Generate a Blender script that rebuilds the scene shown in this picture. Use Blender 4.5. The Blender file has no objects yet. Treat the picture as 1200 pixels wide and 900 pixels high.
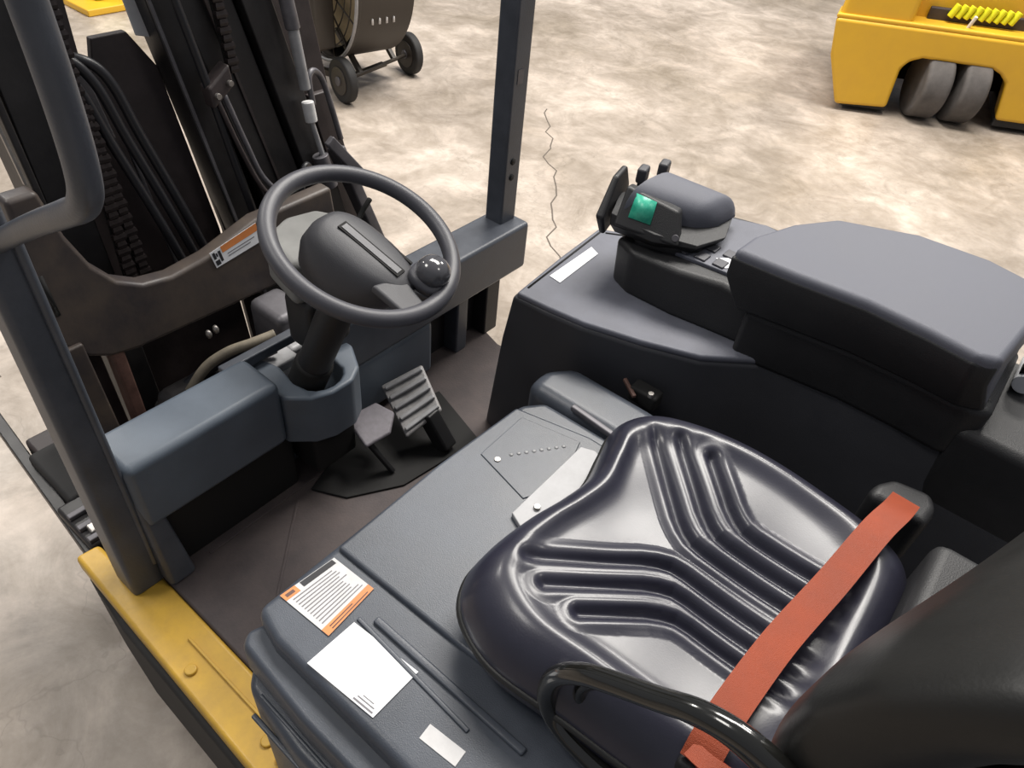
import bpy, bmesh, math, random
from mathutils import Vector, Matrix
random.seed(7)
C = bpy.context.scene.collection
PI = math.pi

# ------------------------------------------------------------------ camera
# X = forward along the truck, Y = to its left, Z = up, floor at z = 0
cam = bpy.data.objects.new('camera', bpy.data.cameras.new('camera'))
C.objects.link(cam)
R = Vector((-0.76781528, -0.63483628, 0.08627046))
U = Vector((0.48080341, -0.48197765, 0.7324791))
B = Vector((-0.42342387, 0.60388778, 0.67530125))
cam.matrix_world = Matrix(((R.x, U.x, B.x, 0), (R.y, U.y, B.y, 0), (R.z, U.z, B.z, 1.9), (0, 0, 0, 1)))
cam.data.sensor_width = 36; cam.data.lens = 25.5; cam.data.clip_start = 0.05
bpy.context.scene.camera = cam

# ------------------------------------------------------------------ world, lamps, exposure
w = bpy.data.worlds.new('hall'); bpy.context.scene.world = w; w.use_nodes = True
w.node_tree.nodes['Background'].inputs[0].default_value = (0.78, 0.8, 0.86, 1)
w.node_tree.nodes['Background'].inputs[1].default_value = 0.31
vs = bpy.context.scene.view_settings
vs.view_transform = 'Standard'; vs.look = 'None'; vs.gamma = 1; vs.use_curve_mapping = False
vs.exposure = 0.0
def lamp(x, y, z, sx, sy, power, col=(1, 0.96, 0.9)):
    l = bpy.data.lights.new('high_bay_light', 'AREA'); l.shape = 'RECTANGLE'
    l.size = sx; l.size_y = sy; l.energy = power; l.color = col
    o = bpy.data.objects.new('high_bay_light', l); C.objects.link(o); o.location = (x, y, z)
    return o
lamp(3.0, -4.2, 6.5, 2.2, 2.2, 410)
lamp(0.9, -4.9, 6.5, 2.0, 2.0, 380)
lamp(0.5, -9.5, 6.5, 1.4, 1.4, 400)
lamp(8.0, -1.0, 6.5, 1.4, 1.4, 330)
lamp(2.8, 1.2, 6.5, 1.6, 1.6, 130)
lamp(-3.0, -3.0, 6.5, 1.2, 1.2, 60)

# ------------------------------------------------------------------ materials
def srgb(r, g, b):
    f = lambda c: (c/255/12.92) if c/255 <= .04045 else ((c/255+.055)/1.055)**2.4
    return (f(r), f(g), f(b), 1)
def mat(name, col, rough=.5, metal=0., coat=0., bump=0., bscale=300., var=0., vscale=6., spec=.5, col2=None, emit=0, croug=.03):
    m = bpy.data.materials.new(name); m.use_nodes = True
    nt = m.node_tree; n = nt.nodes; L = nt.links; b = n['Principled BSDF']
    b.inputs['Base Color'].default_value = col; b.inputs['Roughness'].default_value = rough
    b.inputs['Metallic'].default_value = metal; b.inputs['Coat Weight'].default_value = coat
    b.inputs['Specular IOR Level'].default_value = spec
    tc = n.new('ShaderNodeTexCoord')
    if var > 0:
        nz = n.new('ShaderNodeTexNoise'); nz.inputs['Scale'].default_value = vscale; nz.inputs['Detail'].default_value = 6
        nz.inputs['Roughness'].default_value = .65
        rp = n.new('ShaderNodeValToRGB'); rp.color_ramp.elements[0].position = .35; rp.color_ramp.elements[1].position = .68
        c2 = col2 or tuple(min(1, c*(1+var)+.01*var) for c in col[:3])+(1,)
        rp.color_ramp.elements[0].color = tuple(c*(1-var*.5) for c in col[:3])+(1,) if not col2 else col
        rp.color_ramp.elements[1].color = c2
        L.new(tc.outputs['Object'], nz.inputs['Vector']); L.new(nz.outputs['Fac'], rp.inputs['Fac'])
        L.new(rp.outputs['Color'], b.inputs['Base Color'])
        mr = n.new('ShaderNodeMapRange'); mr.inputs['To Min'].default_value = max(0.02, rough-.08); mr.inputs['To Max'].default_value = min(1, rough+.12)
        L.new(nz.outputs['Fac'], mr.inputs['Value']); L.new(mr.outputs['Result'], b.inputs['Roughness'])
    if bump > 0:
        nb = n.new('ShaderNodeTexNoise'); nb.inputs['Scale'].default_value = bscale; nb.inputs['Detail'].default_value = 3
        bp = n.new('ShaderNodeBump'); bp.inputs['Strength'].default_value = bump; bp.inputs['Distance'].default_value = .001
        L.new(tc.outputs['Object'], nb.inputs['Vector']); L.new(nb.outputs['Fac'], bp.inputs['Height']); L.new(bp.outputs['Normal'], b.inputs['Normal'])
    b.inputs['Coat Roughness'].default_value = croug
    if emit:
        b.inputs['Emission Color'].default_value = col; b.inputs['Emission Strength'].default_value = emit
    return m
M = dict(
    cowl=mat('blue_grey_plastic', srgb(88, 97, 108), .42, bump=.25, bscale=500, var=.12, vscale=9),
    frame=mat('grey_painted_steel', srgb(72, 76, 84), .38, bump=.3, bscale=220, var=.18, vscale=14),
    hood=mat('worn_grey_hood_plastic', srgb(66, 71, 80), .36, bump=.3, bscale=600, var=.35, vscale=4.5),
    console=mat('dark_grey_console_plastic', srgb(54, 55, 60), .5, bump=.5, bscale=700, var=.12),
    ctop=mat('grey_console_top_plastic', srgb(92, 94, 104), .5, bump=.4, bscale=700, var=.22, vscale=8),
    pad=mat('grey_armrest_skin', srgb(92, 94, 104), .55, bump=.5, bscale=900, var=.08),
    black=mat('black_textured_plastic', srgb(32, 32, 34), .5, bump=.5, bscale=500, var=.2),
    gloss=mat('glossy_black_tube', srgb(26, 26, 24), .16, coat=.6, bump=.1, bscale=60),
    vinyl=mat('black_seat_vinyl', srgb(35, 35, 49), .37, coat=.38, bump=.15, bscale=420, var=.15, vscale=11, croug=.2),
    vinylold=mat('worn_black_vinyl', srgb(30, 30, 29), .42, bump=.2, bscale=260, var=.15, vscale=5),
    rim=mat('steering_rim_rubber', srgb(70, 70, 76), .42, bump=.25, bscale=500, var=.12),
    hub=mat('steering_hub_plastic', srgb(66, 66, 70), .5, bump=.3, bscale=600, var=.1),
    knob=mat('glossy_knob', srgb(74, 74, 78), .15, coat=.5),
    lite=mat('light_grey_plastic', srgb(118, 118, 116), .6, var=.15, vscale=15),
    yellow=mat('worn_yellow_paint', srgb(206, 164, 62), .38, var=.3, vscale=16, bump=.3, bscale=90, col2=srgb(186, 148, 62)),
    yellow2=mat('yellow_counterweight_paint', srgb(222, 174, 44), .42, var=.3, vscale=3, bump=.4, bscale=20, col2=srgb(212, 164, 48)),
    lime=mat('lime_plastic', srgb(214, 214, 30), .5),
    mat=mat('dusty_floor_mat', srgb(62, 55, 56), .7, bump=.6, bscale=200, var=.6, vscale=5, col2=srgb(88, 78, 76)),
    mast=mat('black_greased_steel', srgb(32, 30, 31), .42, bump=.3, bscale=120, var=.4, vscale=12),
    mastb=mat('brown_black_steel', srgb(52, 44, 44), .5, bump=.3, bscale=120, var=.4, vscale=12),
    cross=mat('dusty_dark_steel', srgb(58, 53, 54), .45, bump=.35, bscale=80, var=.35, vscale=7, col2=srgb(84, 74, 66)),
    chain=mat('greasy_chain', srgb(46, 40, 40), .35, metal=.4, var=.4, vscale=40),
    steel=mat('bare_steel', srgb(150, 146, 142), .32, metal=.7, var=.3, vscale=20),
    dull=mat('dull_grey_steel', srgb(96, 94, 98), .45, metal=.3, var=.3, vscale=20),
    rust=mat('rusty_steel', srgb(92, 66, 58), .6, var=.5, vscale=20),
    pale=mat('pale_hose', srgb(120, 112, 98), .6, var=.3, vscale=20),
    hose=mat('black_rubber_hose', srgb(36, 36, 40), .38, bump=.2, bscale=200),
    tyre=mat('grey_solid_tyre', srgb(84, 80, 78), .75, bump=.5, bscale=80, var=.3, vscale=9),
    tyreb=mat('black_tyre', srgb(34, 33, 33), .7, bump=.5, bscale=60, var=.3),
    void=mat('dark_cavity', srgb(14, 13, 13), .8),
    white=mat('white_sticker', srgb(232, 233, 236), .45, var=.05, vscale=30),
    cream=mat('off_white_sticker', srgb(205, 204, 204), .5, var=.1, vscale=40),
    orange=mat('orange_sticker', srgb(214, 134, 76), .45, var=.15, vscale=30),
    ink=mat('printed_ink', srgb(120, 118, 122), .6), inkd=mat('black_ink', srgb(40, 40, 44), .6),
    belt=mat('orange_webbing', srgb(148, 62, 30), .6, bump=.8, bscale=900, var=.15, vscale=14),
    red=mat('red_button', srgb(224, 40, 34), .35),
    silver=mat('worn_aluminium_plate', srgb(150, 150, 152), .5, metal=.2, var=.2, vscale=25),
    pedal=mat('ribbed_pedal_rubber', srgb(140, 138, 138), .5, var=.25, vscale=40),
    pedal2=mat('grey_pedal_rubber', srgb(104, 100, 106), .6, var=.25, vscale=60),
    green=mat('green_display', srgb(40, 170, 140), .3, var=.25, vscale=90, col2=srgb(80, 195, 165), emit=0),
    drum=mat('black_drum_steel', srgb(56, 50, 44), .5, var=.2, vscale=4),
    tan=mat('tan_panel', srgb(140, 124, 96), .7, var=.3, vscale=5),
)

def floor_mat():
    m = bpy.data.materials.new('polished_concrete'); m.use_nodes = True
    nt = m.node_tree; n = nt.nodes; L = nt.links; b = n['Principled BSDF']
    tc = n.new('ShaderNodeTexCoord')
    def noise(s, d=8, r=.6, dist=0.):
        x = n.new('ShaderNodeTexNoise'); x.inputs['Scale'].default_value = s; x.inputs['Detail'].default_value = d
        x.inputs['Roughness'].default_value = r; x.inputs['Distortion'].default_value = dist
        L.new(tc.outputs['Object'], x.inputs['Vector']); return x
    def ramp(src, pts):
        r = n.new('ShaderNodeValToRGB'); e = r.color_ramp.elements
        e[0].position, e[0].color = pts[0]; e[1].position, e[1].color = pts[-1]
        for p, c in pts[1:-1]:
            q = e.new(p); q.color = c
        L.new(src.outputs['Fac'], r.inputs['Fac']); return r
    def mix(f, a, c, mode='MIX', fac=None):
        x = n.new('ShaderNodeMix'); x.data_type = 'RGBA'; x.blend_type = mode
        if fac is not None: x.inputs[0].default_value = fac
        else: L.new(f, x.inputs[0])
        L.new(a, x.inputs[6]); L.new(c, x.inputs[7]); return x.outputs[2]
    big = ramp(noise(.9, 9, .62, .4), [(.36, srgb(146, 136, 124)), (.5, srgb(166, 156, 146)), (.62, srgb(186, 176, 166))])
    mid = ramp(noise(3.4, 8, .68, .8), [(.38, (.74, .71, .67, 1)), (.52, (.94, .92, .90, 1)), (.64, (1.16, 1.13, 1.11, 1))])
    col = mix(None, big.outputs[0], mid.outputs[0], 'MULTIPLY', 1.)
    fine = ramp(noise(16, 6, .7), [(.32, (.8, .79, .77, 1)), (.6, (1.04, 1.04, 1.04, 1))])
    col = mix(None, col, fine.outputs[0], 'MULTIPLY', .7)
    sc = n.new('ShaderNodeTexVoronoi'); sc.feature = 'DISTANCE_TO_EDGE'; sc.inputs['Scale'].default_value = .8
    nz = noise(2.5, 4); vm = n.new('ShaderNodeVectorMath'); vm.operation = 'ADD'
    L.new(tc.outputs['Object'], vm.inputs[0]); L.new(nz.outputs['Color'], vm.inputs[1]); L.new(vm.outputs[0], sc.inputs['Vector'])
    cr = n.new('ShaderNodeMapRange'); cr.inputs['From Min'].default_value = 0; cr.inputs['From Max'].default_value = .006
    cr.inputs['To Min'].default_value = .84; cr.inputs['To Max'].default_value = 1
    L.new(sc.outputs['Distance'], cr.inputs['Value'])
    cc = n.new('ShaderNodeCombineColor')
    for k in range(3): L.new(cr.outputs[0], cc.inputs[k])
    col = mix(None, col, cc.outputs[0], 'MULTIPLY', 1.)
    L.new(col, b.inputs['Base Color'])
    rr = n.new('ShaderNodeMapRange'); rr.inputs['To Min'].default_value = .22; rr.inputs['To Max'].default_value = .62
    L.new(noise(2.2, 7, .65).outputs['Fac'], rr.inputs['Value']); L.new(rr.outputs[0], b.inputs['Roughness'])
    bp = n.new('ShaderNodeBump'); bp.inputs['Strength'].default_value = .15; bp.inputs['Distance'].default_value = .004
    L.new(noise(7, 6).outputs['Fac'], bp.inputs['Height']); L.new(bp.outputs[0], b.inputs['Normal'])
    return m

# ------------------------------------------------------------------ mesh helpers
def link(name, me, m, parent=None, bev=0., seg=3, smooth=True, label=None, loc=None):
    o = bpy.data.objects.new(name, me); C.objects.link(o)
    if m: me.materials.append(m)
    if parent: o.parent = parent; 
    if smooth: me.shade_smooth()
    if bev > 0:
        b = o.modifiers.new('bevel', 'BEVEL'); b.width = bev; b.segments = seg; b.limit_method = 'ANGLE'; b.angle_limit = math.radians(28)
        wn = o.modifiers.new('wn', 'WEIGHTED_NORMAL'); wn.keep_sharp = True
    if label: o['label'] = label
    if loc is not None: o.location = loc
    return o
def mk(name, v, f):
    me = bpy.data.meshes.new(name); me.from_pydata([tuple(x) for x in v], [], f); me.update()
    bm = bmesh.new(); bm.from_mesh(me); bmesh.ops.recalc_face_normals(bm, faces=bm.faces); bm.to_mesh(me); bm.free()
    return me
def ringmesh(name, rings, cap=True):
    n = len(rings[0]); v = [p for r in rings for p in r]; f = []
    for i in range(len(rings)-1):
        for j in range(n):
            k = (j+1) % n; f.append((i*n+j, i*n+k, (i+1)*n+k, (i+1)*n+j))
    if cap: f.append(tuple(range(n))[::-1]); f.append(tuple((len(rings)-1)*n+j for j in range(n)))
    return mk(name, v, f)
def prism(name, poly, z0, z1, m, parent=None, bev=.004, seg=3, label=None, low=None):
    low = low or poly
    return link(name, ringmesh(name, [[(x, y, z0) for x, y in low], [(x, y, z1) for x, y in poly]]), m, parent, bev, seg, label=label)
def box(name, x0, x1, y0, y1, z0, z1, m, parent=None, bev=.004, seg=3, label=None):
    return prism(name, [(x0, y0), (x1, y0), (x1, y1), (x0, y1)], z0, z1, m, parent, bev, seg, label)
def obox(name, a, b, wdt, h, up, m, parent=None, bev=.002, label=None, seg=2):
    """box running from point a to point b, wdt across, h along up"""
    a = Vector(a); b = Vector(b); d = (b-a).normalized(); up = Vector(up); s = d.cross(up).normalized(); t = s.cross(d).normalized()
    r = [[p+s*wdt*i/2+t*h*j/2 for i, j in ((-1, -1), (1, -1), (1, 1), (-1, 1))] for p in (a, b)]
    return link(name, ringmesh(name, r), m, parent, bev, seg, label=label)
def catmull(P, n=8, closed=False):
    P = [Vector(p) for p in P]; out = []; N = len(P)
    for i in range(N if closed else N-1):
        if closed: a, b, c, d = P[i-1], P[i], P[(i+1) % N], P[(i+2) % N]
        else: a, b, c, d = P[max(i-1, 0)], P[i], P[i+1], P[min(i+2, N-1)]
        for k in range(n):
            t = k/n
            out.append(.5*((2*b)+(c-a)*t+(2*a-5*b+4*c-d)*t*t+(3*b-a-3*c+d)*t**3))
    if not closed: out.append(P[-1])
    return out
def sweep(name, path, rx, ry=None, closed=False, n=14, up=(0, 0, 1), sq=1.0):
    """tube of (possibly varying) radius along a path"""
    path = [Vector(p) for p in path]; ry = ry or rx; N = len(path); rings = []
    fx = rx if callable(rx) else (lambda t: rx); fy = ry if callable(ry) else (lambda t: ry)
    up = Vector(up); prev = None
    for i, p in enumerate(path):
        d = (path[(i+1) % N]-path[i-1]) if closed else (path[min(i+1, N-1)]-path[max(i-1, 0)])
        d.normalize()
        s = d.cross(up) if prev is None else (prev-d*prev.dot(d))
        if s.length < 1e-4: s = d.cross(Vector((1, 0, 0)))
        s.normalize(); prev = s; t = s.cross(d); u = i/(N-1)
        rg = []
        for k in range(n):
            a = 2*PI*k/n; c, q = math.cos(a), math.sin(a)
            c = math.copysign(abs(c)**sq, c); q = math.copysign(abs(q)**sq, q)
            rg.append(p+s*c*fx(u)+t*q*fy(u))
        rings.append(rg)
    if closed:
        rings.append(rings[0]); v = [p for r in rings[:-1] for p in r]; f = []
        for i in range(N):
            for j in range(n):
                k = (j+1) % n; i2 = (i+1) % N; f.append((i*n+j, i*n+k, i2*n+k, i2*n+j))
        return mk(name, v, f)
    return ringmesh(name, rings)
def tube(name, pts, r, m, parent=None, smooth_path=6, closed=False, label=None, n=14, ry=None, up=(0, 0, 1), sq=1.0, bev=0):
    path = catmull(pts, smooth_path, closed) if smooth_path else pts
    return link(name, sweep(name, path, r, ry, closed, n, up, sq), m, parent, bev, label=label)
def cyl(name, a, b, r, m, parent=None, n=28, bev=.003, label=None, r2=None):
    a = Vector(a); b = Vector(b); d = (b-a).normalized(); s = d.cross(Vector((0, 0, 1)))
    if s.length < 1e-3: s = Vector((1, 0, 0))
    s.normalize(); t = s.cross(d); r2 = r if r2 is None else r2
    rings = [[p+s*math.cos(2*PI*k/n)*q+t*math.sin(2*PI*k/n)*q for k in range(n)] for p, q in ((a, r), (b, r2))]
    return link(name, ringmesh(name, rings), m, parent, bev, label=label)
def ellip(name, c, rx, ry, rz, m, parent=None, rot=None, p=1.0, n=32, label=None):
    v = []; f = []; nn = n//2
    for i in range(nn+1):
        th = PI*i/nn
        for j in range(n):
            ph = 2*PI*j/n
            s = lambda x: math.copysign(abs(x)**p, x)
            q = Vector((rx*s(math.sin(th))*s(math.cos(ph)), ry*s(math.sin(th))*s(math.sin(ph)), rz*s(math.cos(th))))
            v.append(q)
    for i in range(nn):
        for j in range(n):
            k = (j+1) % n; f.append((i*n+j, i*n+k, (i+1)*n+k, (i+1)*n+j))
    if rot: v = [rot @ q for q in v]
    v = [q+Vector(c) for q in v]
    me = mk(name, v, f); bm = bmesh.new(); bm.from_mesh(me); bmesh.ops.remove_doubles(bm, verts=bm.verts, dist=1e-5); bm.to_mesh(me); bm.free()
    return link(name, me, m, parent, label=label)
def outward(a, b, d):
    n = (b-a).cross(d-a).normalized()
    return n if (n.z if abs(n.z) > .3 else -n.x) > 0 else -n
def quadpatch(name, a, b, c, d, m, parent=None, th=.0008, label=None):
    """thin sticker with four corners and real thickness"""
    P = [Vector(x) for x in (a, b, c, d)]; nrm = outward(P[0], P[1], P[3])
    return link(name, ringmesh(name, [P, [p+nrm*th for p in P]]), m, parent, smooth=False, label=label)
def printed(parent, a, b, c, d, rects, m, lift, name='print'):
    """small printed bars in the unit square of the sticker a b c d, joined in one thin mesh"""
    a, b, c, d = [Vector(x) for x in (a, b, c, d)]; nrm = outward(a, b, d)
    v = []; f = []
    for (u0, v0, u1, v1) in rects:
        base = len(v)
        for (uu, vv) in ((u0, v0), (u1, v0), (u1, v1), (u0, v1)):
            v.append(a.lerp(b, uu).lerp(d.lerp(c, uu), vv)+nrm*lift)
        f.append((base, base+1, base+2, base+3))
    me = bpy.data.meshes.new(name); me.from_pydata([tuple(x) for x in v], [], f)
    o = link(name, me, m, parent, smooth=False); return o
def thing(name, label, cat, loc=(0, 0, 0), group=None):
    o = bpy.data.objects.new(name, None); C.objects.link(o); o.location = loc; o.empty_display_size = .1
    o['label'] = label; o['category'] = cat
    if group: o['group'] = group
    return o
def rebase(root):
    """children were modelled in world space: keep them there"""
    inv = Matrix.Translation(root.location).inverted()
    for ch in root.children:
        ch.matrix_parent_inverse = inv

# ------------------------------------------------------------------ setting
fl = link('floor', mk('floor', [(-20, -30, 0), (30, -30, 0), (30, 20, 0), (-20, 20, 0)], [(0, 1, 2, 3)]), floor_mat(), smooth=False)
fl['kind'] = 'structure'
jm = mat('joint_filler', srgb(96, 88, 80), .8)
random.seed(11)
ck = [(2.75-1.7*t+random.uniform(-.03, .03), -3.95+2.1*t+random.uniform(-.03, .03), .0005) for t in [k/30 for k in range(31)]]
j1 = tube('floor_crack', ck, .004, jm, fl, 0, n=6, ry=.0015)
j2 = obox('expansion_joint', (2.536, -.422, 0), (2.5, 3.0, 0), .02, .004, (0, 0, 1), jm, fl, 0)

# ------------------------------------------------------------------ the forklift
T = thing('forklift', 'grey and yellow forklift seen from above its black seat, filling the picture', 'forklift', (.5, -.85, 0))

# --- yellow side sill, chassis
sill = prism('side_sill', [(1.20, -.165), (1.195, -.215), (1.04, -.222), (1.03, -.262), (.40, -.262), (.18, -.25), (.18, -.155), (.55, -.15)], .455, .5, M['yellow'], T, .01, label='yellow painted left sill')
for x, y in ((1.03, -.225), (.80, -.185), (.585, -.20), (.54, -.198)):
    cyl('bolt', (x, y, .498), (x, y, .507), .012, M['yellow'], sill, 16, .003)
box('sill_ridge', .42, .86, -.222, -.216, .499, .505, M['yellow'], sill, .002)
prism('chassis_skirt', [(1.19, -.19), (.15, -.175), (.15, -.1), (.3, -.135), (1.0, -.148), (1.17, -.165)], .16, .456, M['tyreb'], T, .01, label='black gritty skirt under the sill')
box('chassis', -.75, 1.12, -1.40, -.26, .16, .47, M['black'], T, .02)
# --- front left underbody seen past the pillar
box('axle_bracket', 1.24, 1.40, -.335, -.205, .36, .45, M['mast'], T, .01)
box('axle_bracket', 1.39, 1.60, -.345, -.235, .40, .455, M['tyreb'], T, .012)
box('axle_bracket', 1.58, 1.66, -.36, -.255, .38, .45, M['mastb'], T, .01)
obox('fork_arm', (1.22, -.205, .40), (2.3, -.285, .40), .028, .05, (0, 0, 1), M['mast'], T, .003)
box('bracket_lug', 1.265, 1.30, -.26, -.225, .45, .462, M['steel'], T, .004)
for x in (1.245, 1.29, 1.335): box('bracket_rib', x, x+.016, -.33, -.21, .45, .463, M['dull'], T, .003)
for yy in (-.46, -1.24):
    cyl('drive_tyre', (1.34, yy-.085, .235), (1.34, yy+.085, .235), .232, M['tyreb'], T, 48, .02)

# --- floor plate
fp = prism('floor_plate', [(1.22, -.24), (1.22, -1.42), (.50, -1.20), (.45, -.262), (1.02, -.262)], .47, .502, M['mat'], T, .006, label='dusty brown black floor mat')
obox('mat_crease', (.98, -.58, .5025), (.78, -.36, .5025), .006, .003, (0, 0, 1), M['mat'], fp, .001)
obox('mat_crease', (1.00, -.36, .5025), (1.01, -.86, .5025), .008, .004, (0, 0, 1), M['mat'], fp, .001)

# --- front cowl
box('cowl_cover', 1.0, 1.125, -.60, -.262, .675, .85, M['cowl'], T, .018, 4, label='blue grey cowl box left of the steering column')
box('cowl_back', 1.02, 1.15, -.62, -.27, .50, .70, M['void'], T, .01)
# centre piece with a round notch for the column
cc = [(1.145, -.609), (1.145, -.652), (1.095, -.662), (1.03, -.652)] + [(1.012-.046*math.sin(PI*k/8), -.706+.052*math.cos(PI*k/8)) for k in range(1, 8)] + [(1.03, -.760), (1.11, -.775), (1.125, -.82), (1.04, -.824), (.972, -.785), (.948, -.745), (.948, -.69), (.965, -.645), (1.01, -.60), (1.125, -.606)]
cl_ = [(x*.99+.008, y) for x, y in cc]
prism('column_cover', cc, .66, .80, M['cowl'], T, .008, 3, label='blue grey collar around the steering column')
box('column_well', .97, 1.10, -.76, -.64, .55, .68, M['void'], T, .01)
bm = box('front_beam', 1.055, 1.175, -1.50, -.80, .70, .85, M['frame'], T, .012)
box('cowl_rail', 1.125, 1.15, -.86, -.55, .81, .835, M['frame'], T, .004)
box('lower_cowl', 1.06, 1.12, -1.12, -.60, .52, .70, M['cowl'], T, .02)
box('beam_leg', 1.08, 1.15, -1.42, -1.36, .50, .72, M['black'], T, .006)
box('beam_leg', 1.08, 1.15, -1.28, -1.235, .50, .72, M['frame'], T, .006)
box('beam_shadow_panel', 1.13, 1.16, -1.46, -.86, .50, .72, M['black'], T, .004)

# --- pillars
def vring(x, y, z, a, b): return [(x-a, y-b, z), (x+a, y-b, z), (x+a, y+b, z), (x-a, y+b, z)]
lp = link('guard_pillar', ringmesh('guard_pillar', [vring(1.055, -.232, .495, .040, .034), vring(1.05, -.232, 1.0, .035, .029), vring(1.05, -.234, 1.33, .032, .027), vring(1.05, -.234, 1.75, .032, .027)]), M['frame'], T, .012, label='left grey guard pillar')
prism('pillar_foot', [(1.02, -.30), (1.10, -.30), (1.10, -.26), (1.01, -.26)], .50, .78, M['frame'], T, .012, low=[(.98, -.32), (1.11, -.32), (1.11, -.26), (.98, -.26)])
obox('pillar_rib', (1.022, -.258, .56), (1.018, -.258, 1.35), .02, .014, (0, 1, 0), M['frame'], lp, .006)
gb = tube('grab_bar', [(1.04, -.24, 1.318), (.93, -.24, 1.384), (.83, -.24, 1.442), (.74, -.24, 1.492), (.685, -.24, 1.526), (.662, -.24, 1.57), (.656, -.24, 1.65), (.660, -.24, 1.75), (.665, -.24, 1.95)], .0145, M['frame'], T, 8, n=20, sq=.8)
rp = link('guard_pillar', ringmesh('guard_pillar', [vring(1.13, -1.455, .70, .03, .032), vring(1.13, -1.455, 2.2, .03, .032)]), M['frame'], T, .007, label='right slim dark guard pillar')
quadpatch('pillar_label', (1.0995, -1.44, 1.235), (1.0995, -1.462, 1.235), (1.0995, -1.462, 1.27), (1.0995, -1.44, 1.27), M['dull'], rp, label='small grey label')
for z in (1.03, .985): cyl('bolt_hole', (1.101, -1.452, z), (1.098, -1.452, z), .009, M['void'], rp, 16, 0)

# --- steering column and wheel
WC = Vector((.856, -.723, 1.201))
ta, yw = .408, .193
RW = Matrix.Rotation(yw, 3, 'Z') @ Matrix.Rotation(-ta, 3, 'Y')   # local z -> wheel axis
nW = RW @ Vector((0, 0, 1))
def wl(x, y, z): return WC + RW @ Vector((x, y, z))
tube('steering_column', [wl(.0, 0, -.05), wl(0, 0, -.2), wl(0.0, 0, -.52)], .036, M['black'], T, 4, n=24)
cyl('column_boot', wl(0, 0, -.38), wl(0, 0, -.52), .042, M['void'], T, 24, .01)
rim_pts = [wl(.165*math.cos(a), .165*math.sin(a), 0) for a in [2*PI*k/96 for k in range(96)]]
sw = link('steering_wheel', sweep('steering_wheel', rim_pts, .0155, .0155, True, 18, nW), M['rim'], T, label='dark grey steering wheel rim')
# hub: deep rounded pod whose face lies in the plane of the rim
def hubring(xf, xb, hwid, z, dx=0):
    out = []
    for k in range(40):
        a = 2*PI*k/40; c, q = math.cos(a), math.sin(a)
        x = (xf if c > 0 else xb)*math.copysign(abs(c)**.8, c); wdt = hwid*(1-.25*max(0, -c)**2)
        out.append(wl(x, wdt*math.copysign(abs(q)**.8, q), z))
    return out
hb = link('wheel_hub', ringmesh('wheel_hub', [hubring(.07, .06, .05, -.115), hubring(.10, .09, .072, -.095), hubring(.105, .105, .074, -.06), hubring(.098, .115, .066, -.03), hubring(.088, .118, .055, -.012), hubring(.075, .108, .042, -.005), hubring(.04, .06, .02, -.002), hubring(.004, .004, .004, -.001)]), M['hub'], sw)
def spoke(ang, r0, r1, w0, w1, z0, z1, th=.009):
    c, q = math.cos(ang), math.sin(ang); rr = []
    for i in range(6):
        t = i/5; r = r0+(r1-r0)*t; ww = w0+(w1-w0)*t; z = z0+(z1-z0)*t
        rr.append([wl(c*r-q*ww*j, q*r+c*ww*j, z+k*th) for j, k in ((-1, -1), (1, -1), (1, 1), (-1, 1))])
    return link('spoke', ringmesh('spoke', rr), M['hub'], sw, .006)
spoke(PI*.90, .08, .163, .034, .024, -.018, -.002)
spoke(-PI*.93, .07, .163, .030, .03, -.035, -.008)
quadpatch('hub_frame', wl(-.085, .011, -.0035), wl(-.085, -.011, -.0035), wl(.052, -.011, -.0025), wl(.052, .011, -.0025), M['void'], hb, .003)
quadpatch('hub_strip', wl(-.080, .007, -.0005), wl(-.080, -.007, -.0005), wl(.047, -.007, .0005), wl(.047, .007, .0005), M['rim'], hb, .0012)
quadpatch('hub_seam', wl(-.08, -.041, -.012), wl(-.08, -.046, -.012), wl(-.02, -.048, -.012), wl(-.02, -.043, -.012), M['void'], hb, .004)
KC = wl(-.124, -.034, .020)
cyl('knob_base', wl(-.124, -.036, -.02), wl(-.124, -.036, .010), .022, M['black'], sw, 20, .003)
kb = ellip('spinner_knob', KC, .031, .031, .026, M['knob'], sw, RW, .95, label='glossy grey spinner knob')
ellip('knob_cup', wl(-.124, -.036, .0), .038, .038, .016, M['rim'], sw, RW, .8)
# display pod in front of the wheel
dp = prism('display_pod', [(1.02, -.675), (1.0, -.80), (1.09, -.885), (1.16, -.85), (1.175, -.78), (1.14, -.70)], .99, 1.095, M['lite'], T, .018, 4, label='light grey instrument pod')
box('display_neck', 1.0, 1.09, -.80, -.69, .86, 1.0, M['black'], T, .02)
tube('turn_lever', [wl(.05, -.05, -.06), wl(.07, -.10, -.05), wl(.08, -.135, -.04)], .005, M['void'], T, 4)

# --- pedals
def pedal(name, pts, m, ribs=0, label=None):
    P = [Vector(p) for p in pts]; nrm = (P[1]-P[0]).cross(P[3]-P[0]).normalized()
    if nrm.z < 0: nrm = -nrm
    o = link(name, ringmesh(name, [[p-nrm*.012 for p in P], P]), m, T, .006, label=label)
    for k in range(ribs):
        t = (k+.5)/ribs
        a = P[0].lerp(P[1], t); b = P[3].lerp(P[2], t)
        obox('pedal_rib', a.lerp(b, .04)+nrm*.003, a.lerp(b, .96)+nrm*.003, .010, .008, nrm, m, o, .002)
    return o
pedal('accelerator_pedal', [(1.055, -.915, .60), (1.00, -1.01, .65), (.875, -.955, .61), (.895, -.85, .575)], M['pedal'], 0, label='tall ribbed accelerator pedal')
acc = bpy.data.objects['accelerator_pedal']
A0, A1, A2, A3 = Vector((1.055, -.915, .60)), Vector((1.00, -1.01, .65)), Vector((.875, -.955, .61)), Vector((.895, -.85, .575))
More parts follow.
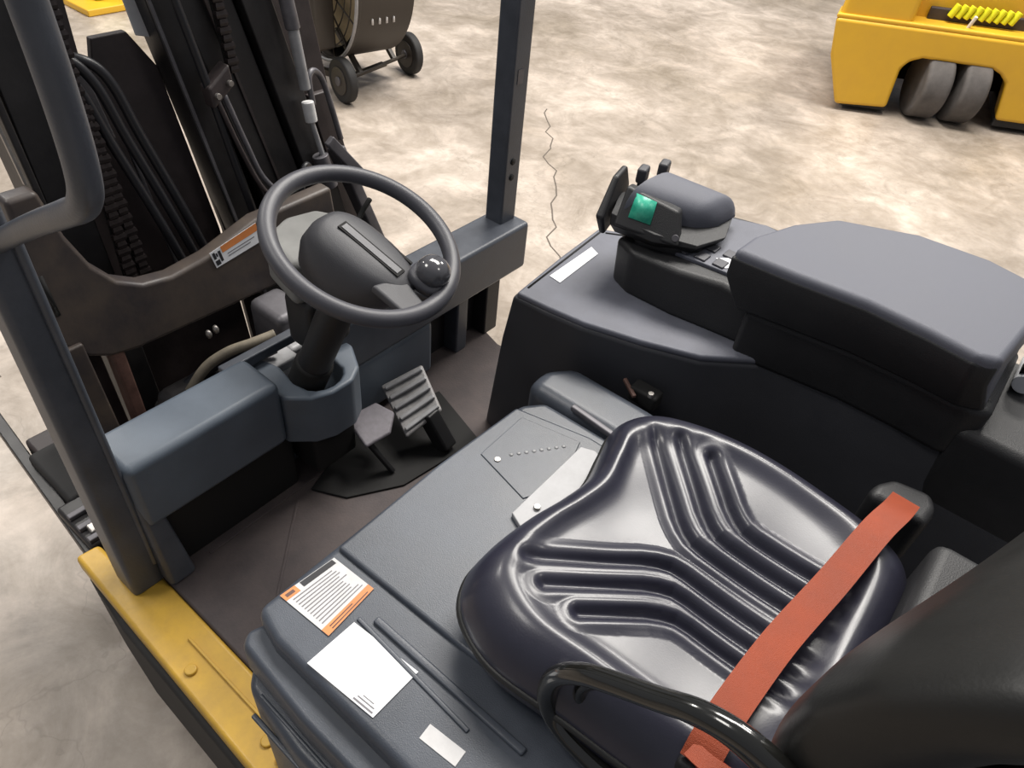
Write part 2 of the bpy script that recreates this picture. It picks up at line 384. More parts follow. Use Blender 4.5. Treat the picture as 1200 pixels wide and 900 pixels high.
for k in range(5):
    t = (k+.5)/5
    a = A0.lerp(A3, t)+Vector((-.002, 0, .004)); b = A1.lerp(A2, t)+Vector((-.002, 0, .004))
    obox('pedal_rib', a.lerp(b, .05), a.lerp(b, .95), .013, .008, (0, 0, 1), M['silver'], acc, .003)
pedal('brake_pedal', [(1.015, -.765, .62), (1.0, -.85, .625), (.945, -.862, .62), (.905, -.81, .615), (.915, -.74, .612)], M['pedal2'], 0, label='grey square brake pedal')
obox('pedal_arm', (.95, -.80, .61), (1.08, -.78, .55), .02, .015, (0, 0, 1), M['black'], T, .003)
obox('pedal_arm', (.93, -.76, .60), (.88, -.79, .51), .018, .012, (0, 1, 0), M['black'], T, .003)
obox('pedal_arm', (.90, -.93, .60), (.84, -.94, .51), .05, .04, (0, 1, 0), M['black'], T, .006)
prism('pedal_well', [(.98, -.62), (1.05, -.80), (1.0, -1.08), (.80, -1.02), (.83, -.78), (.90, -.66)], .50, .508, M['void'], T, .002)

# --- hood
hood = prism('hood', [(.557, -.235), (.56, -.60), (.55, -.82), (.52, -.86), (.20, -.87), (-.70, -.90), (-.70, -.22), (.20, -.222), (.50, -.222)], .84, .95, M['hood'], T, .016, 4, label='dark grey seat deck with worn top')
prism('hood_panel', [(.548, -.375), (.553, -.60), (.545, -.80), (.40, -.835), (-.60, -.84), (-.60, -.385), (.20, -.385)], .945, .958, M['hood'], hood, .008, 4)
prism('hood_recess_panel', [(.515, -.665), (.52, -.785), (.405, -.81), (.37, -.70), (.40, -.64)], .957, .960, M['hood'], hood, .002)
obox('hood_ridge', (.42, -.335, .952), (.15, -.335, .952), .012, .008, (0, 0, 1), M['hood'], hood, .003)
obox('hood_ridge', (.44, -.32, .95), (.22, -.308, .95), .007, .006, (0, 0, 1), M['hood'], hood, .002)
for k in range(8):
    t = k/7; ellip('embossed_dot', (.475-.055*t+.0, -.70-.08*t, .960), .004, .004, .002, M['silver'], hood, n=8)
cyl('hood_rivet', (.485, -.675, .958), (.485, -.675, .962), .006, M['steel'], hood, 12, .001)
obox('hood_wear', (.262, -.272, .9505), (.205, -.277, .9505), .022, .0015, (0, 0, 1), M['cream'], hood, .0005)
prism('hood_side_trim', [(.575, -.865), (.58, -.93), (.54, -.985), (.36, -.985), (.30, -.98), (.30, -.868)], .84, .955, M['hood'], T, .03, 5, label='rounded strip beside the console')
obox('hinge_bar', (.47, -.875, .957), (.345, -.865, .957), .012, .012, (0, 0, 1), M['dull'], T, .003)
box('hood_front', .53, .552, -1.0, -.24, .49, .85, M['black'], T, .01)
# side cover, two bulges
prism('side_cover', [(.553, -.232), (.56, -.215), (.545, -.196), (.40, -.185), (-.6, -.185), (-.6, -.26), (.54, -.26)], .845, .915, M['hood'], T, .018, 4)
prism('side_cover', [(.545, -.228), (.548, -.205), (.52, -.178), (.40, -.165), (-.6, -.165), (-.6, -.26), (.52, -.26)], .50, .848, M['hood'], T, .026, 5)
obox('cover_bead', (.50, -.183, .846), (.0, -.172, .846), .006, .006, (0, 0, 1), M['hood'], T, .002)
obox('cover_bead', (.51, -.168, .79), (.0, -.162, .79), .006, .008, (0, 1, 0), M['hood'], T, .002)
# aluminium plate by the seat front
pl = prism('seat_plate', [(.392, -.60), (.395, -.795), (.37, -.805), (.30, -.78), (.28, -.64), (.30, -.56)], .958, .968, M['silver'], T, .002, label='bare aluminium plate')
cyl('plate_bolt', (.368, -.635, .968), (.368, -.635, .973), .006, M['steel'], pl, 12, .001)
# labels on hood
za = .951
s1 = quadpatch('warning_label', (.449, -.275, za), (.547, -.269, za), (.540, -.362, za), (.458, -.366, za), M['cream'], T, label='white warning label with orange bands')
a, b, c, d = (.449, -.275, za), (.547, -.269, za), (.540, -.362, za), (.458, -.366, za)
ws = [bpy.data.objects['warning_label'].data]
for rc, mm in (((0, 0, .14, 1), M['orange']), ((.86, 0, 1, .26), M['orange']), ((.88, .34, .99, .95), M['inkd'])):
    printed(s1, a, b, c, d, [rc], mm, .0012, 'label_band')
rr = []
for i in range(11):
    u = .2+.06*i; rr.append((u, .08, u+.018, .08+random.uniform(.7, .86)))
printed(s1, a, b, c, d, rr, M['ink'], .0012, 'label_text')
for rc in ((.03, .12, .05, .9), (.08, .12, .1, .6), (.9, .05, .96, .2)): printed(s1, a, b, c, d, [rc], M['rust'], .0014, 'label_line')
a, b, c, d = (.322, -.240, za), (.440, -.231, za), (.439, -.312, za), (.322, -.321, za)
s2 = quadpatch('blank_label', a, b, c, d, M['white'], T, label='large plain white label')
printed(s2, a, b, c, d, [(.04, .03, .32, .06), (.06, .10, .30, .12), (.1, .16, .26, .175)], M['ink'], .0012, 'label_text')

# --- right hand console
ct = [(.707, -.971), (.63, -.978), (.55, -.99), (.436, -1.025), (.33, -1.069), (.239, -1.147), (.10, -1.17), (-.55, -1.17), (-.55, -1.46), (.45, -1.46), (.60, -1.39), (.736, -1.317), (.725, -1.15)]
cb = [(.84, -1.09), (.70, -1.03), (.58, -1.02), (.43, -1.03), (.30, -1.05), (.20, -1.10), (.06, -1.13), (-.55, -1.13), (-.55, -1.46), (.45, -1.46), (.70, -1.42), (.86, -1.35), (.85, -1.2)]
co = link('console', ringmesh('console', [[(x, y, .50) for x, y in cb], [(x*.4+u*.6, y*.4+v*.6, .87) for (x, y), (u, v) in zip(cb, ct)], [(x, y, 1.04) for x, y in ct]]), M['console'], T, .012, 3, label='dark right hand console')
tp = [((x-.25)*.985+.25, (y+1.2)*.975-1.2) for x, y in ct]
prism('console_top', tp, 1.035, 1.05, M['ctop'], T, .006, 3, label='grey worn console top')
obox('console_seam', (.693, -1.005, 1.0505), (.716, -1.305, 1.0505), .004, .002, (0, 0, 1), M['void'], co, 0)
obox('console_seam', (.705, -1.305, 1.0505), (.62, -1.36, 1.0505), .004, .002, (0, 0, 1), M['void'], co, 0)
quadpatch('console_label', (.658, -1.067, 1.0508), (.688, -1.071, 1.0508), (.692, -1.230, 1.0508), (.666, -1.218, 1.0508), M['white'], co, label='narrow white label')
# low parts at base of console
box('latch_block', .36, .42, -1.03, -.995, .93, .965, M['void'], T, .006)
obox('latch_rod', (.40, -.985, .955), (.44, -1.01, .96), .008, .008, (0, 0, 1), M['rust'], T, .002)
cyl('latch_bolt', (.375, -1.0, .962), (.375, -1.0, .972), .006, M['steel'], T, 12, .001)

# --- control pod (carries armrest)
pt = [(.602, -1.165), (.55, -1.14), (.45, -1.15), (.367, -1.175), (.25, -1.16), (.10, -1.17), (-.12, -1.20), (-.12, -1.44), (.40, -1.46), (.50, -1.43), (.60, -1.33)]
pb = [(.595, -1.165), (.545, -1.14), (.44, -1.14), (.36, -1.15), (.25, -1.165), (.10, -1.18), (-.12, -1.20), (-.12, -1.44), (.38, -1.45), (.48, -1.42), (.58, -1.32)]
pod = link('control_pod', ringmesh('control_pod', [[(x, y, 1.045) for x, y in pb], [(x, y, 1.145) for x, y in pt]]), M['black'], T, .012, 3, label='black control pod')
prism('switch_panel', [(.525, -1.19), (.385, -1.205), (.33, -1.21), (.33, -1.43), (.40, -1.44), (.49, -1.40)], 1.14, 1.152, M['ctop'], pod, .003, label='grey switch panel')
for i in range(3):
    for j in range(2):
        x, y = .475-.038*i, -1.215-.045*j-.004*i
        box('switch_button', x-.012, x+.012, y-.014, y+.014, 1.151, 1.156, M['rim'], pod, .002)
quadpatch('panel_sticker', (.385, -1.215, 1.1525), (.415, -1.235, 1.1525), (.39, -1.262, 1.1525), (.36, -1.245, 1.1525), M['white'], pod, label='tiny white sticker')
# --- lever module: housing whose driver side carries the screen, palm rest sloping away behind it
zb = 1.145
mb = prism('lever_base', [(.60, -1.165), (.50, -1.17), (.455, -1.20), (.455, -1.30), (.52, -1.34), (.61, -1.32), (.64, -1.24)], zb, zb+.05, M['black'], T, .012, 3)
def lo(name, rings, m, bev, label=None, par=None):
    return link(name, ringmesh(name, rings), m, par or T, bev, 4, label=label)
# outline as seen from above at three heights
hA = [(.655, -1.175), (.56, -1.165), (.48, -1.185), (.44, -1.24), (.45, -1.32), (.53, -1.37), (.64, -1.33), (.672, -1.25)]
hB = [(.668, -1.165), (.56, -1.145), (.465, -1.170), (.418, -1.25), (.425, -1.35), (.50, -1.40), (.62, -1.38), (.68, -1.26)]
sh = lo('screen_housing', [[(x, y, zb+.03) for x, y in hA], [(x, y, zb+.052) for x, y in hB],
      [(.672, -1.175, zb+.075), (.56, -1.15, zb+.070), (.462, -1.178, zb+.058), (.416, -1.255, zb+.056), (.423, -1.352, zb+.058), (.50, -1.405, zb+.062), (.62, -1.385, zb+.075), (.684, -1.27, zb+.08)]], M['black'], .010, 'dark lever housing')
# domed palm rest with high front
v = []; NU, NV = 18, 14
for i in range(NU+1):
    u = i/NU
    for j in range(NV+1):
        t = j/NV*PI
        # axis of the rest runs from front (u=0) to back (u=1)
        ax = Vector((.612, -1.262, 0)).lerp(Vector((.432, -1.325, 0)), u)
        hw = .098*(1-.30*u)*(1-max(0, (u-.80)/.20)**2*.45)
        hh = (.075-.030*u)*(1-max(0, (u-.75)/.25)**2.5*.75)
        sd_ = Vector((.33, .94, 0))
        c_ = math.cos(t); q_ = math.sin(t)
        p = ax+sd_*hw*math.copysign(abs(c_)**.75, c_)
        v.append((p.x, p.y, zb+.058+.014*(1-u)+hh*abs(q_)**.7))
f = [(i*(NV+1)+j, (i+1)*(NV+1)+j, (i+1)*(NV+1)+j+1, i*(NV+1)+j+1) for i in range(NU) for j in range(NV)]
f.append(tuple(range(NV+1))); f.append(tuple(NU*(NV+1)+j for j in range(NV+1))[::-1])
f.append(tuple([i*(NV+1) for i in range(NU+1)]+[i*(NV+1)+NV for i in range(NU, -1, -1)]))
pr = link('palm_rest', mk('palm_rest', v, f), M['pad'], T, .008, 3, label='rounded grey palm rest')
# screen bezel and screen on the driver side, tilted up
def sq(x, t):   # point on the driver side: x along, t up the slope
    return Vector((x, -1.150-.055*t-(.60-x)*.05, zb+.062+.075*t))
bz = lo('screen_bezel', [[sq(.655, 0), sq(.50, -.1), sq(.525, .72), sq(.655, 1.0)], [p+Vector((0, -.04, -.01)) for p in (sq(.655, 0), sq(.50, -.1), sq(.525, .72), sq(.655, 1.0))]], M['black'], .006, None, sh)
sc = link('screen', ringmesh('screen', [[sq(x, t)+Vector((0, k, k*.4)) for x, t in ((.628, .28), (.575, .24), (.578, .80), (.628, .88))] for k in (0, .002)]), M['green'], sh, 0, label='green display')
a = sq(.512, .10); cyl('screw', a, a+Vector((0, .004, .002)), .008, M['dull'], sh, 14, .001)
fin = lo('lever_shield', [
    [(.690, -1.165, zb+.02), (.675, -1.165, zb+.02), (.675, -1.30, zb+.03), (.690, -1.30, zb+.03)],
    [(.700, -1.145, zb+.07), (.680, -1.145, zb+.07), (.680, -1.33, zb+.08), (.700, -1.33, zb+.08)],
    [(.695, -1.215, zb+.145), (.680, -1.215, zb+.145), (.680, -1.28, zb+.145), (.695, -1.28, zb+.145)]], M['black'], .006, 'curved black shield in front of the levers')
for x, y in ((.655, -1.335), (.62, -1.395)):
    lv = tube('fingertip_lever', [(x, y, zb+.05), (x, y, zb+.11)], .009, M['black'], T, 0, n=14)
    box('lever_tip', x-.012, x+.012, y-.020, y+.020, zb+.09, zb+.128, M['hub'], lv, .006)

for n_ in ('lever_base', 'screen_housing', 'palm_rest', 'screen_bezel', 'screen', 'screw', 'lever_shield', 'fingertip_lever', 'lever_tip', 'fingertip_lever.001', 'lever_tip.001'):
    me = bpy.data.objects[n_].data; c0 = Vector((.44, -1.30, 1.135))
    for q in me.vertices: q.co = c0+Vector((.10, .10, 0))+Matrix.Rotation(.24, 3, 'Z') @ ((q.co-c0)*.87-Vector((.10, .10, 0)))+Vector((-.012, .004, -.018))
# --- armrest / storage box on the console
at_ = [(.352, -1.128), (.348, -1.20), (.315, -1.30), (.262, -1.385), (.126, -1.452), (0, -1.462), (-.085, -1.44), (-.115, -1.38), (-.09, -1.15), (-.06, -1.135), (.02, -1.145), (.118, -1.150), (.24, -1.135)]
am = [(x*1.0-.004, y+.004) for x, y in at_]
ab = [(.315, -1.125), (.31, -1.20), (.28, -1.30), (.24, -1.385), (.11, -1.452), (0, -1.46), (-.08, -1.44), (-.11, -1.38), (-.11, -1.17), (-.07, -1.15), (.01, -1.155), (.11, -1.155), (.23, -1.138)]
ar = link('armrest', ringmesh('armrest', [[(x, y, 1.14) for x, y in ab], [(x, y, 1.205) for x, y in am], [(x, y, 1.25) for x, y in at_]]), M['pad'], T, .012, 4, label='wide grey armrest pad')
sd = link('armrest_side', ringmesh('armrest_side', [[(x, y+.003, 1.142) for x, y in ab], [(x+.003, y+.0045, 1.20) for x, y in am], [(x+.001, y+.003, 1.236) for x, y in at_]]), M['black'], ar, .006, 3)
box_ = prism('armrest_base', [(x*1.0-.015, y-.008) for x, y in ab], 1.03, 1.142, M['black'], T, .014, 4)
box('armrest_bracket', -.60, -.09, -1.44, -1.16, .86, 1.10, M['black'], T, .02)
box('bracket_lug', -.17, -.135, -1.40, -1.36, 1.14, 1.17, M['cream'], T, .006)
cyl('bracket_pin', (-.15, -1.42, 1.12), (-.15, -1.33, 1.12), .018, M['white'], T, 20, .002)
for xx, yy in ((-.145, -1.36), (-.16, -1.41)): box('bracket_tab', xx-.01, xx+.01, yy-.02, yy+.02, 1.10, 1.15, M['void'], T, .004)

# --- seat
SO = [(.345, -.475), (.338, -.545), (.325, -.61), (.318, -.68), (.335, -.75), (.347, -.81), (.315, -.868), (.24, -.905), (.14, -.925), (.03, -.925), (-.08, -.90), (-.14, -.84), (-.15, -.65), (-.14, -.46), (-.08, -.395), (.02, -.378), (.13, -.370), (.235, -.362), (.305, -.385), (.338, -.425)]
yc = -.648
def seat_mesh():
    NA, NR = 480, 130
    per = catmull([(x, y, 0) for x, y in SO], 24, True)
    cx, cy = .12, yc
    G = []
    for v0, xk, xe in ((.026, .142, .285), (.060, .120, .242), (.094, .096, .185)):
        for s in (-1, 1):
            e = .018; dg = lambda t: (xk+t, yc+s*(v0+t*.96))
            G.append([(-.25, yc+s*v0), (xk-e*1.6, yc+s*v0), (xk-e*.5, yc+s*(v0+.0025)), (xk+e*.4, yc+s*(v0+e*.40+.0035)), dg(e*1.4), (xe, yc+s*(v0+(xe-xk)*.96))])
    def seg(px, py, a, b):
        dx, dy = b[0]-a[0], b[1]-a[1]; t = max(0, min(1, ((px-a[0])*dx+(py-a[1])*dy)/(dx*dx+dy*dy)))
        return math.hypot(px-a[0]-dx*t, py-a[1]-dy*t)
    v = []; f = []
    def height(x, y, r):
        h = 1.083
        h -= .020*math.exp(-((y-yc)/.15)**2)*(1 if x < .2 else math.exp(-((x-.2)/.09)**2))      # dished middle
        h -= .010*math.exp(-((x-.02)/.12)**2)
        h += .010*math.exp(-((r-.80)/.07)**2)                                                        # raised bolster
        h -= .05*max(0, (r-.83)/.17)**2.4
        g = 0; q = 0
        for P in G:
            
            if abs(y-P[0][1]) > .26: continue
            d = min(seg(x, y, P[i_], P[i_+1]) for i_ in range(5))
            if d < .03: g = max(g, math.exp(-(d/.0068)**2)); q = max(q, math.exp(-((d-.017)/.009)**2))
        fade = (1-.55*max(0, min(1, (x-.13)/.15)))*(1-max(0, min(1, (r-.72)/.12)))*max(0, min(1, (x+.085)/.06))
        return h-(.0105*g-.0045*q*(1-g))*fade
    NP = len(per)
    for i in range(NR+1):
        r = (i/NR)
        for j in range(NP):
            p = per[j]; x = cx+(p.x-cx)*r; y = cy+(p.y-cy)*r
            v.append((x, y, height(x, y, r)))
    for i, (s, z) in enumerate(((.998, 1.016), (.996, 1.0), (.985, .985), (.95, .978))):
        for j in range(NP):
            p = per[j]; v.append((cx+(p.x-cx)*s, cy+(p.y-cy)*s, z))
    for i in range(NR+4):
        for j in range(NP):
            k = (j+1) % NP; f.append((i*NP+j, i*NP+k, (i+1)*NP+k, (i+1)*NP+j))
    f.append(tuple((NR+4)*NP+j for j in range(NP)))
    me = mk('seat_cushion', v, f); bm = bmesh.new(); bm.from_mesh(me)
    bmesh.ops.remove_doubles(bm, verts=bm.verts, dist=1e-6); bm.to_mesh(me); bm.free()
    return me
seat = link('seat_cushion', seat_mesh(), M['vinyl'], T, label='glossy black vinyl seat cushion with chevron grooves')
per = catmull([(x, y, 0) for x, y in SO], 6, True)
pip = tube('seat_piping', [(.12+(p.x-.12)*.998, yc+(p.y-yc)*.998, 1.018) for p in per], .006, M['vinylold'], seat, 0, True, n=8)
prism('seat_pan', [(.12+(p.x-.12)*.93, yc+(p.y-yc)*.95) for p in per], .962, .985, M['black'], T, .008, 2)
for y in (-.50, -.80): box('seat_rail', -.12, .27, y-.015, y+.015, .955, .968, M['dull'], T, .003)
box('seat_rear_frame', -.30, -.13, -.88, -.42, .96, 1.12, M['black'], T, .02)

# backrest: padded, curved forward at both sides, leaning back
def backrest():
    rows = []; NZ, NY = 28, 26
    yL, yR = -.380, -.905
    yc_ = (yL+yR)/2; hw = (yL-yR)/2
    prof = [(1.13, -.06), (1.16, -.03), (1.20, -.018), (1.238, -.014), (1.313, -.019), (1.38, -.042), (1.43, -.074), (1.47, -.102), (1.50, -.14), (1.525, -.19)]
    def fx(z):
        for (a, b), (c, d) in zip(prof, prof[1:]):
            if a <= z <= c:
                t = (z-a)/(c-a); return b+(d-b)*t
        return prof[-1][1]
    for i in range(NZ+1):
        z = 1.13+(1.525-1.13)*i/NZ
        e = 1-abs(2*i/NZ-1)**6*.10-(.0 if i > 3 else (3-i)*.02)
        ring = []
        nn = 48
        for k in range(nn):
            a = 2*PI*k/nn; c, q = math.cos(a), math.sin(a)
            yy = math.copysign(abs(q)**.62, q); xx = math.copysign(abs(c)**.75, c)
            y = yc_+yy*hw*e
            cxx = fx(z)-.08
            cxx -= .17*min(1, max(0, (yL-y)/.5))**1.15
            dish = -.035*(1-abs(yy)**2.2)
            x = cxx+xx*.08*(1 if 0 < i < NZ else .55)+(dish if c > 0 else -.015*(1-yy*yy))
            ring.append((x, y, z))
        rows.append(ring)
    return ringmesh('backrest', rows)
bk = link('backrest', backrest(), M['vinylold'], T, label='worn black vinyl backrest')
s_ = bk.modifiers.new('sub', 'SUBSURF'); s_.levels = 1; s_.render_levels = 1
tube('backrest_seam', [(-.112, -.392, 1.18), (-.105, -.389, 1.30), (-.13, -.389, 1.42)], .003, M['black'], bk, 6, n=8)
box('backrest_shell', -.34, -.24, -.86, -.50, 1.08, 1.42, M['black'], T, .03)

# hip restraint rails
def rail(y, name='hip_rail'):
    return tube(name, [(-.16, y, 1.20), (-.10, y, 1.232), (-.045, y, 1.246), (.0, y, 1.236), (.042, y, 1.206), (.085, y, 1.176), (.118, y, 1.150), (.143, y, 1.118), (.156, y, 1.082), (.156, y, 1.040), (.138, y, 1.004), (.10, y, .985), (.04, y, .980), (-.16, y, .990)],
                .0125, M['gloss'], T, 8, n=18)
rail(-.372)
tube('hip_rail', [(-.12, -.392, 1.17), (-.03, -.392, 1.195), (.035, -.392, 1.170), (.09, -.392, 1.135), (.118, -.392, 1.10), (.125, -.392, 1.06), (.105, -.392, 1.03), (.05, -.392, 1.02), (-.12, -.392, 1.03)], .009, M['gloss'], T, 8, n=14)
# right side restraint wing and retractor
rt = prism('belt_retractor', [(-.03, -.955), (-.03, -.985), (-.05, -1.02), (-.11, -1.03), (-.125, -1.0), (-.12, -.955)], 0.95, 1.06, M['black'], T, .016, 4, label='dark grey belt retractor')
# belt
def ribbon(name, pts, wdir, wid, m, parent, th=.002):
    P = catmull(pts, 8); v = []; f = []
    for i, p in enumerate(P):
        d = (P[min(i+1, len(P)-1)]-P[max(i-1, 0)]).normalized(); s = (Vector(wdir)-d*Vector(wdir).dot(d)).normalized(); n = d.cross(s)
        for a, b in ((-1, -1), (1, -1), (1, 1), (-1, 1)): v.append(p+s*wid/2*a+n*th/2*b)
    return link(name, ringmesh(name, [v[i*4:i*4+4] for i in range(len(P))]), m, parent, smooth=False)
belt = ribbon('seat_belt', [(-.078, -.965, 1.075), (-.072, -.91, 1.095), (-.060, -.84, 1.104), (-.045, -.72, 1.097), (-.028, -.60, 1.096), (-.020, -.50, 1.100), (-.018, -.44, 1.098), (-.02, -.405, 1.08)], (1, 0, 0), .042, M['belt'], T)
belt['label'] = 'orange red seat belt webbing across the cushion'
ribbon('belt_tail', [(-.005, -.412, 1.088), (-.03, -.408, 1.092), (-.075, -.415, 1.088)], (0, 1, 0), .022, M['belt'], T)
bu = box('belt_buckle', -.09, .0, -.432, -.396, 1.045, 1.075, M['black'], T, .006)
box('buckle_button', -.065, -.02, -.428, -.400, 1.070, 1.081, M['red'], bu, .003, label='red release button')

# --- mast, leaning slightly forward
mt = math.radians(8)
def mp(y, h, dx=0.):
    """point on the mast plane: y at the bottom, h above floor, dx behind/in front"""
    return Vector((1.5+dx+(h-.8)*math.tan(mt), y+(h-.88)*.13, h))
def mbar(name, y0, y1, z0, z1, dx, dep, m, bev=.004, label=None, lean=None):
    l = .13 if lean is None else lean
    def q(y, h, d): return (1.5+d+(h-.8)*math.tan(mt), y+(h-.88)*l, h)
    return link(name, ringmesh(name, [[q(y0, z, dx), q(y1, z, dx), q(y1, z, dx+dep), q(y0, z, dx+dep)] for z in (z0, z1)]), m, T, bev, label=label)
TOP = 2.15
mbar('mast_rail', -.475, -.46, .12, TOP, .01, .12, M['mast'], lean=.0)
mbar('mast_rail', -.555, -.475, .12, TOP, .03, .10, M['mast'], lean=-.02)
mbar('mast_rail', -1.205, -1.125, .12, TOP, .02, .13, M['mast'], lean=.19)
mbar('mast_rail', -1.115, -.985, .30, TOP, .04, .09, M['mast'], lean=.19)
mbar('mast_rail', -.96, -.885, .30, TOP, .05, .08, M['mast'], lean=.12)
mbar('rail_edge', -.895, -.887, .30, TOP, .044, .008, M['dull'], .001, lean=.12)
mbar('rail_edge', -1.05, -1.043, .30, TOP, .034, .008, M['mastb'], .001, lean=.19)
mbar('rail_edge', -.458, -.452, 1.13, 1.29, .0, .01, M['steel'], .001, lean=.02)
mbar('cylinder_rod', -.722, -.712, .70, 1.14, .08, .01, M['dull'], .003, lean=.06)
# chains: plates as separate links
lk = None
def chain(y0, lean, z0, z1, dx, n):
    global lk
    p = thing_part = None
    back = mbar('lift_chain', y0-.010, y0+.010, z0, z1, dx+.012, .006, M['void'], .001, lean=lean)
    for i in range(n):
        h = z0+(z1-z0)*(i+.5)/n
        if lk is None:
            lk = ringmesh('chain_link', [[(-.006, -.013+.0, -.007), (.006, -.013, -.007), (.006, .013, -.007), (-.006, .013, -.007)],
                                         [(-.008, -.015, 0), (.008, -.015, 0), (.008, .015, 0), (-.008, .015, 0)],
                                         [(-.006, -.013, .007), (.006, -.013, .007), (.006, .013, .007), (-.006, .013, .007)]])
            lk.materials.append(M['chain'])
        o = bpy.data.objects.new('chain_link', lk); C.objects.link(o); o.parent = back
        o.location = (1.5+dx+(h-.8)*math.tan(mt), y0+(h-.88)*lean, h)
        o.scale = (1, 1 if i % 2 else .72, 1.05*(z1-z0)/n/.0155)
chain(-.575, -.075, .84, 1.52, .0, 40)
chain(-.612, 0, .84, 1.24, .01, 24)
chain(-.960, .0, 1.235, 1.56, .0, 20)
# hoses in the opening
for k, (ya, yb) in enumerate(((-.675, -.70), (-.70, -.735), (-.72, -.765))):
    tube('hydraulic_hose', [mp(yb-.02, .70, .03), mp(yb, .95, .02), mp(yb+.02, 1.15, .02), mp(yb+.03, 1.27, .02), mp(yb+.06, 1.335-.01*k, .03), mp(yb+.085+.01*k, 1.31, .06), mp(yb+.09+.01*k, 1.2, .08)], .011, M['hose'], T, 6, n=12)
mbar('junction_panel', -.70, -.625, 1.14, 1.30, .06, .02, M['dull'], .004, lean=.1)
tube('hydraulic_hose', [mp(-.925, .75, .01), mp(-.925, 1.0, .005), mp(-.93, 1.25, 0), mp(-.93, 1.5, .0)], .010, M['hose'], T, 6, n=12)
# clamp with two bolts, pipes below
cl = link('hose_clamp', ringmesh('hose_clamp', [[mp(-.985, 1.215, -.02), mp(-.915, 1.175, -.02), mp(-.915, 1.175, .02), mp(-.985, 1.215, .02)], [mp(-.99, 1.262, -.02), mp(-.92, 1.222, -.02), mp(-.92, 1.222, .02), mp(-.99, 1.262, .02)]]), M['mastb'], T, .006)
for yy, hh in ((-.972, 1.225), (-.932, 1.205)):
    a = mp(yy, hh, -.022); cyl('clamp_bolt', a, a-Vector((.01, 0, -.001)), .007, M['steel'], cl, 12, .001)
tube('steel_pipe', [mp(-.955, 1.20, -.01), mp(-.965, 1.08, -.01), mp(-.975, .99, -.015), mp(-1.01, .93, -.03), mp(-1.05, .90, -.04)], .007, M['dull'], T, 6, n=12)
tube('steel_pipe', [mp(-.935, 1.19, -.01), mp(-.945, 1.06, -.015), mp(-.962, .965, -.02), mp(-1.0, .905, -.035), mp(-1.04, .88, -.045)], .006, M['mastb'], T, 6, n=12)
# tilt / lift cylinder bits on the right
def mcyl(y0, h0, y1, h1, r, m, dx=-.01, name='lift_cylinder'):
    return cyl(name, mp(y0, h0, dx), mp(y1, h1, dx), r, m, T, 20, .002)
mcyl(-1.175, 1.16, -1.19, 1.30, .014, M['silver'])
mcyl(-1.19, 1.30, -1.20, 1.45, .018, M['dull'])
mcyl(-1.165, 1.08, -1.17, 1.13, .016, M['cream'])
mcyl(-1.168, .98, -1.165, 1.08, .007, M['silver'])
mcyl(-1.163, .90, -1.16, .99, .022, M['dull'], name='valve_body')
obox('mast_bracket', mp(-1.20, 1.02, -.01), mp(-1.27, .90, -.02), .03, .02, (1, 0, 0), M['dull'], T, .004)
obox('mast_bracket', mp(-1.235, .98, .02), mp(-1.30, .55, .0), .035, .05, (1, 0, 0), M['dull'], T, .006)
tube('pipe_hook', [mp(-1.21, 1.10, .03), mp(-1.22, 1.165, .03), mp(-1.25, 1.175, .04), mp(-1.275, 1.13, .05), mp(-1.28, .98, .05)], .008, M['dull'], T, 6, n=12)
mbar('mast_side_plate', -1.31, -1.24, .2, 1.10, .08, .02, M['mastb'], .004, lean=.15)
tube('hydraulic_hose', [mp(-1.12, .95, -.02), mp(-1.10, .99, -.03), mp(-1.07, .97, -.04), mp(-1.05, .90, -.04), mp(-1.09, .85, -.04)], .008, M['hose'], T, 6, n=12)

# cross plate with the upswept left end
xp = [(-1.10, .77), (-1.10, .95), (-.866, .945), (-.72, .905), (-.626, .895), (-.56, .905), (-.51, .935), (-.475, .985), (-.45, 1.06), (-.435, 1.16), (-.375, 1.16), (-.365, 1.0), (-.355, .90), (-.36, .845), (-.395, .80), (-.44, .775), (-.50, .765), (-.892, .757)]
def xq(y, h, d): return (1.4+d+(h-.8)*math.tan(mt), y, h)
def yz_plate(name, pts, dx, th, m, label=None):
    return link(name, ringmesh(name, [[(1.5+dx+d+(h-.8)*math.tan(mt), y, h) for y, h in pts] for d in (0, th)]), m, T, .003, 2, label=label)
yz_plate('inner_plate', [(-.581, 1.497), (-.697, 1.485), (-.677, 1.238), (-.689, 1.231), (-.716, 1.32), (-.795, 1.32), (-.842, 1.238), (-.878, .825), (-.875, .35), (-.45, .35), (-.469, .913), (-.493, 1.103), (-.491, 1.50)], .12, .02, M['mastb'])
yz_plate('inner_plate', [(-.845, 1.75), (-1.261, 1.75), (-1.322, .872), (-1.339, .40), (-.884, .40), (-.890, .818), (-.855, 1.203)], .12, .02, M['mastb'])
yz_plate('load_capacity_plate', [(-.799, 1.39), (-.834, 1.39), (-.835, 1.306), (-.804, 1.315)], .10, .004, M['cream'], 'small white plate high on the mast')
yz_plate('warning_tag', [(-.805, 1.44), (-.84, 1.44), (-.838, 1.392), (-.800, 1.392)], .10, .004, M['rust'], 'small reddish tag above the white plate')
cr = link('cross_plate', ringmesh('cross_plate', [[xq(y, h, 0) for y, h in xp], [xq(y, h, .045) for y, h in xp]]), M['cross'], T, .010, 3, label='curved black mast cross plate')
link('plate_slot', ringmesh('plate_slot', [[xq(y, h, d) for y, h in ((-.372, 1.005), (-.381, 1.005), (-.381, .915), (-.372, .915))] for d in (-.003, .002)]), M['void'], cr, 0)
A = [Vector(xq(-.725, .913, -.0015)), Vector(xq(-.86, .940, -.0015)), Vector(xq(-.86, .890, -.0015)), Vector(xq(-.732, .872, -.0015))]
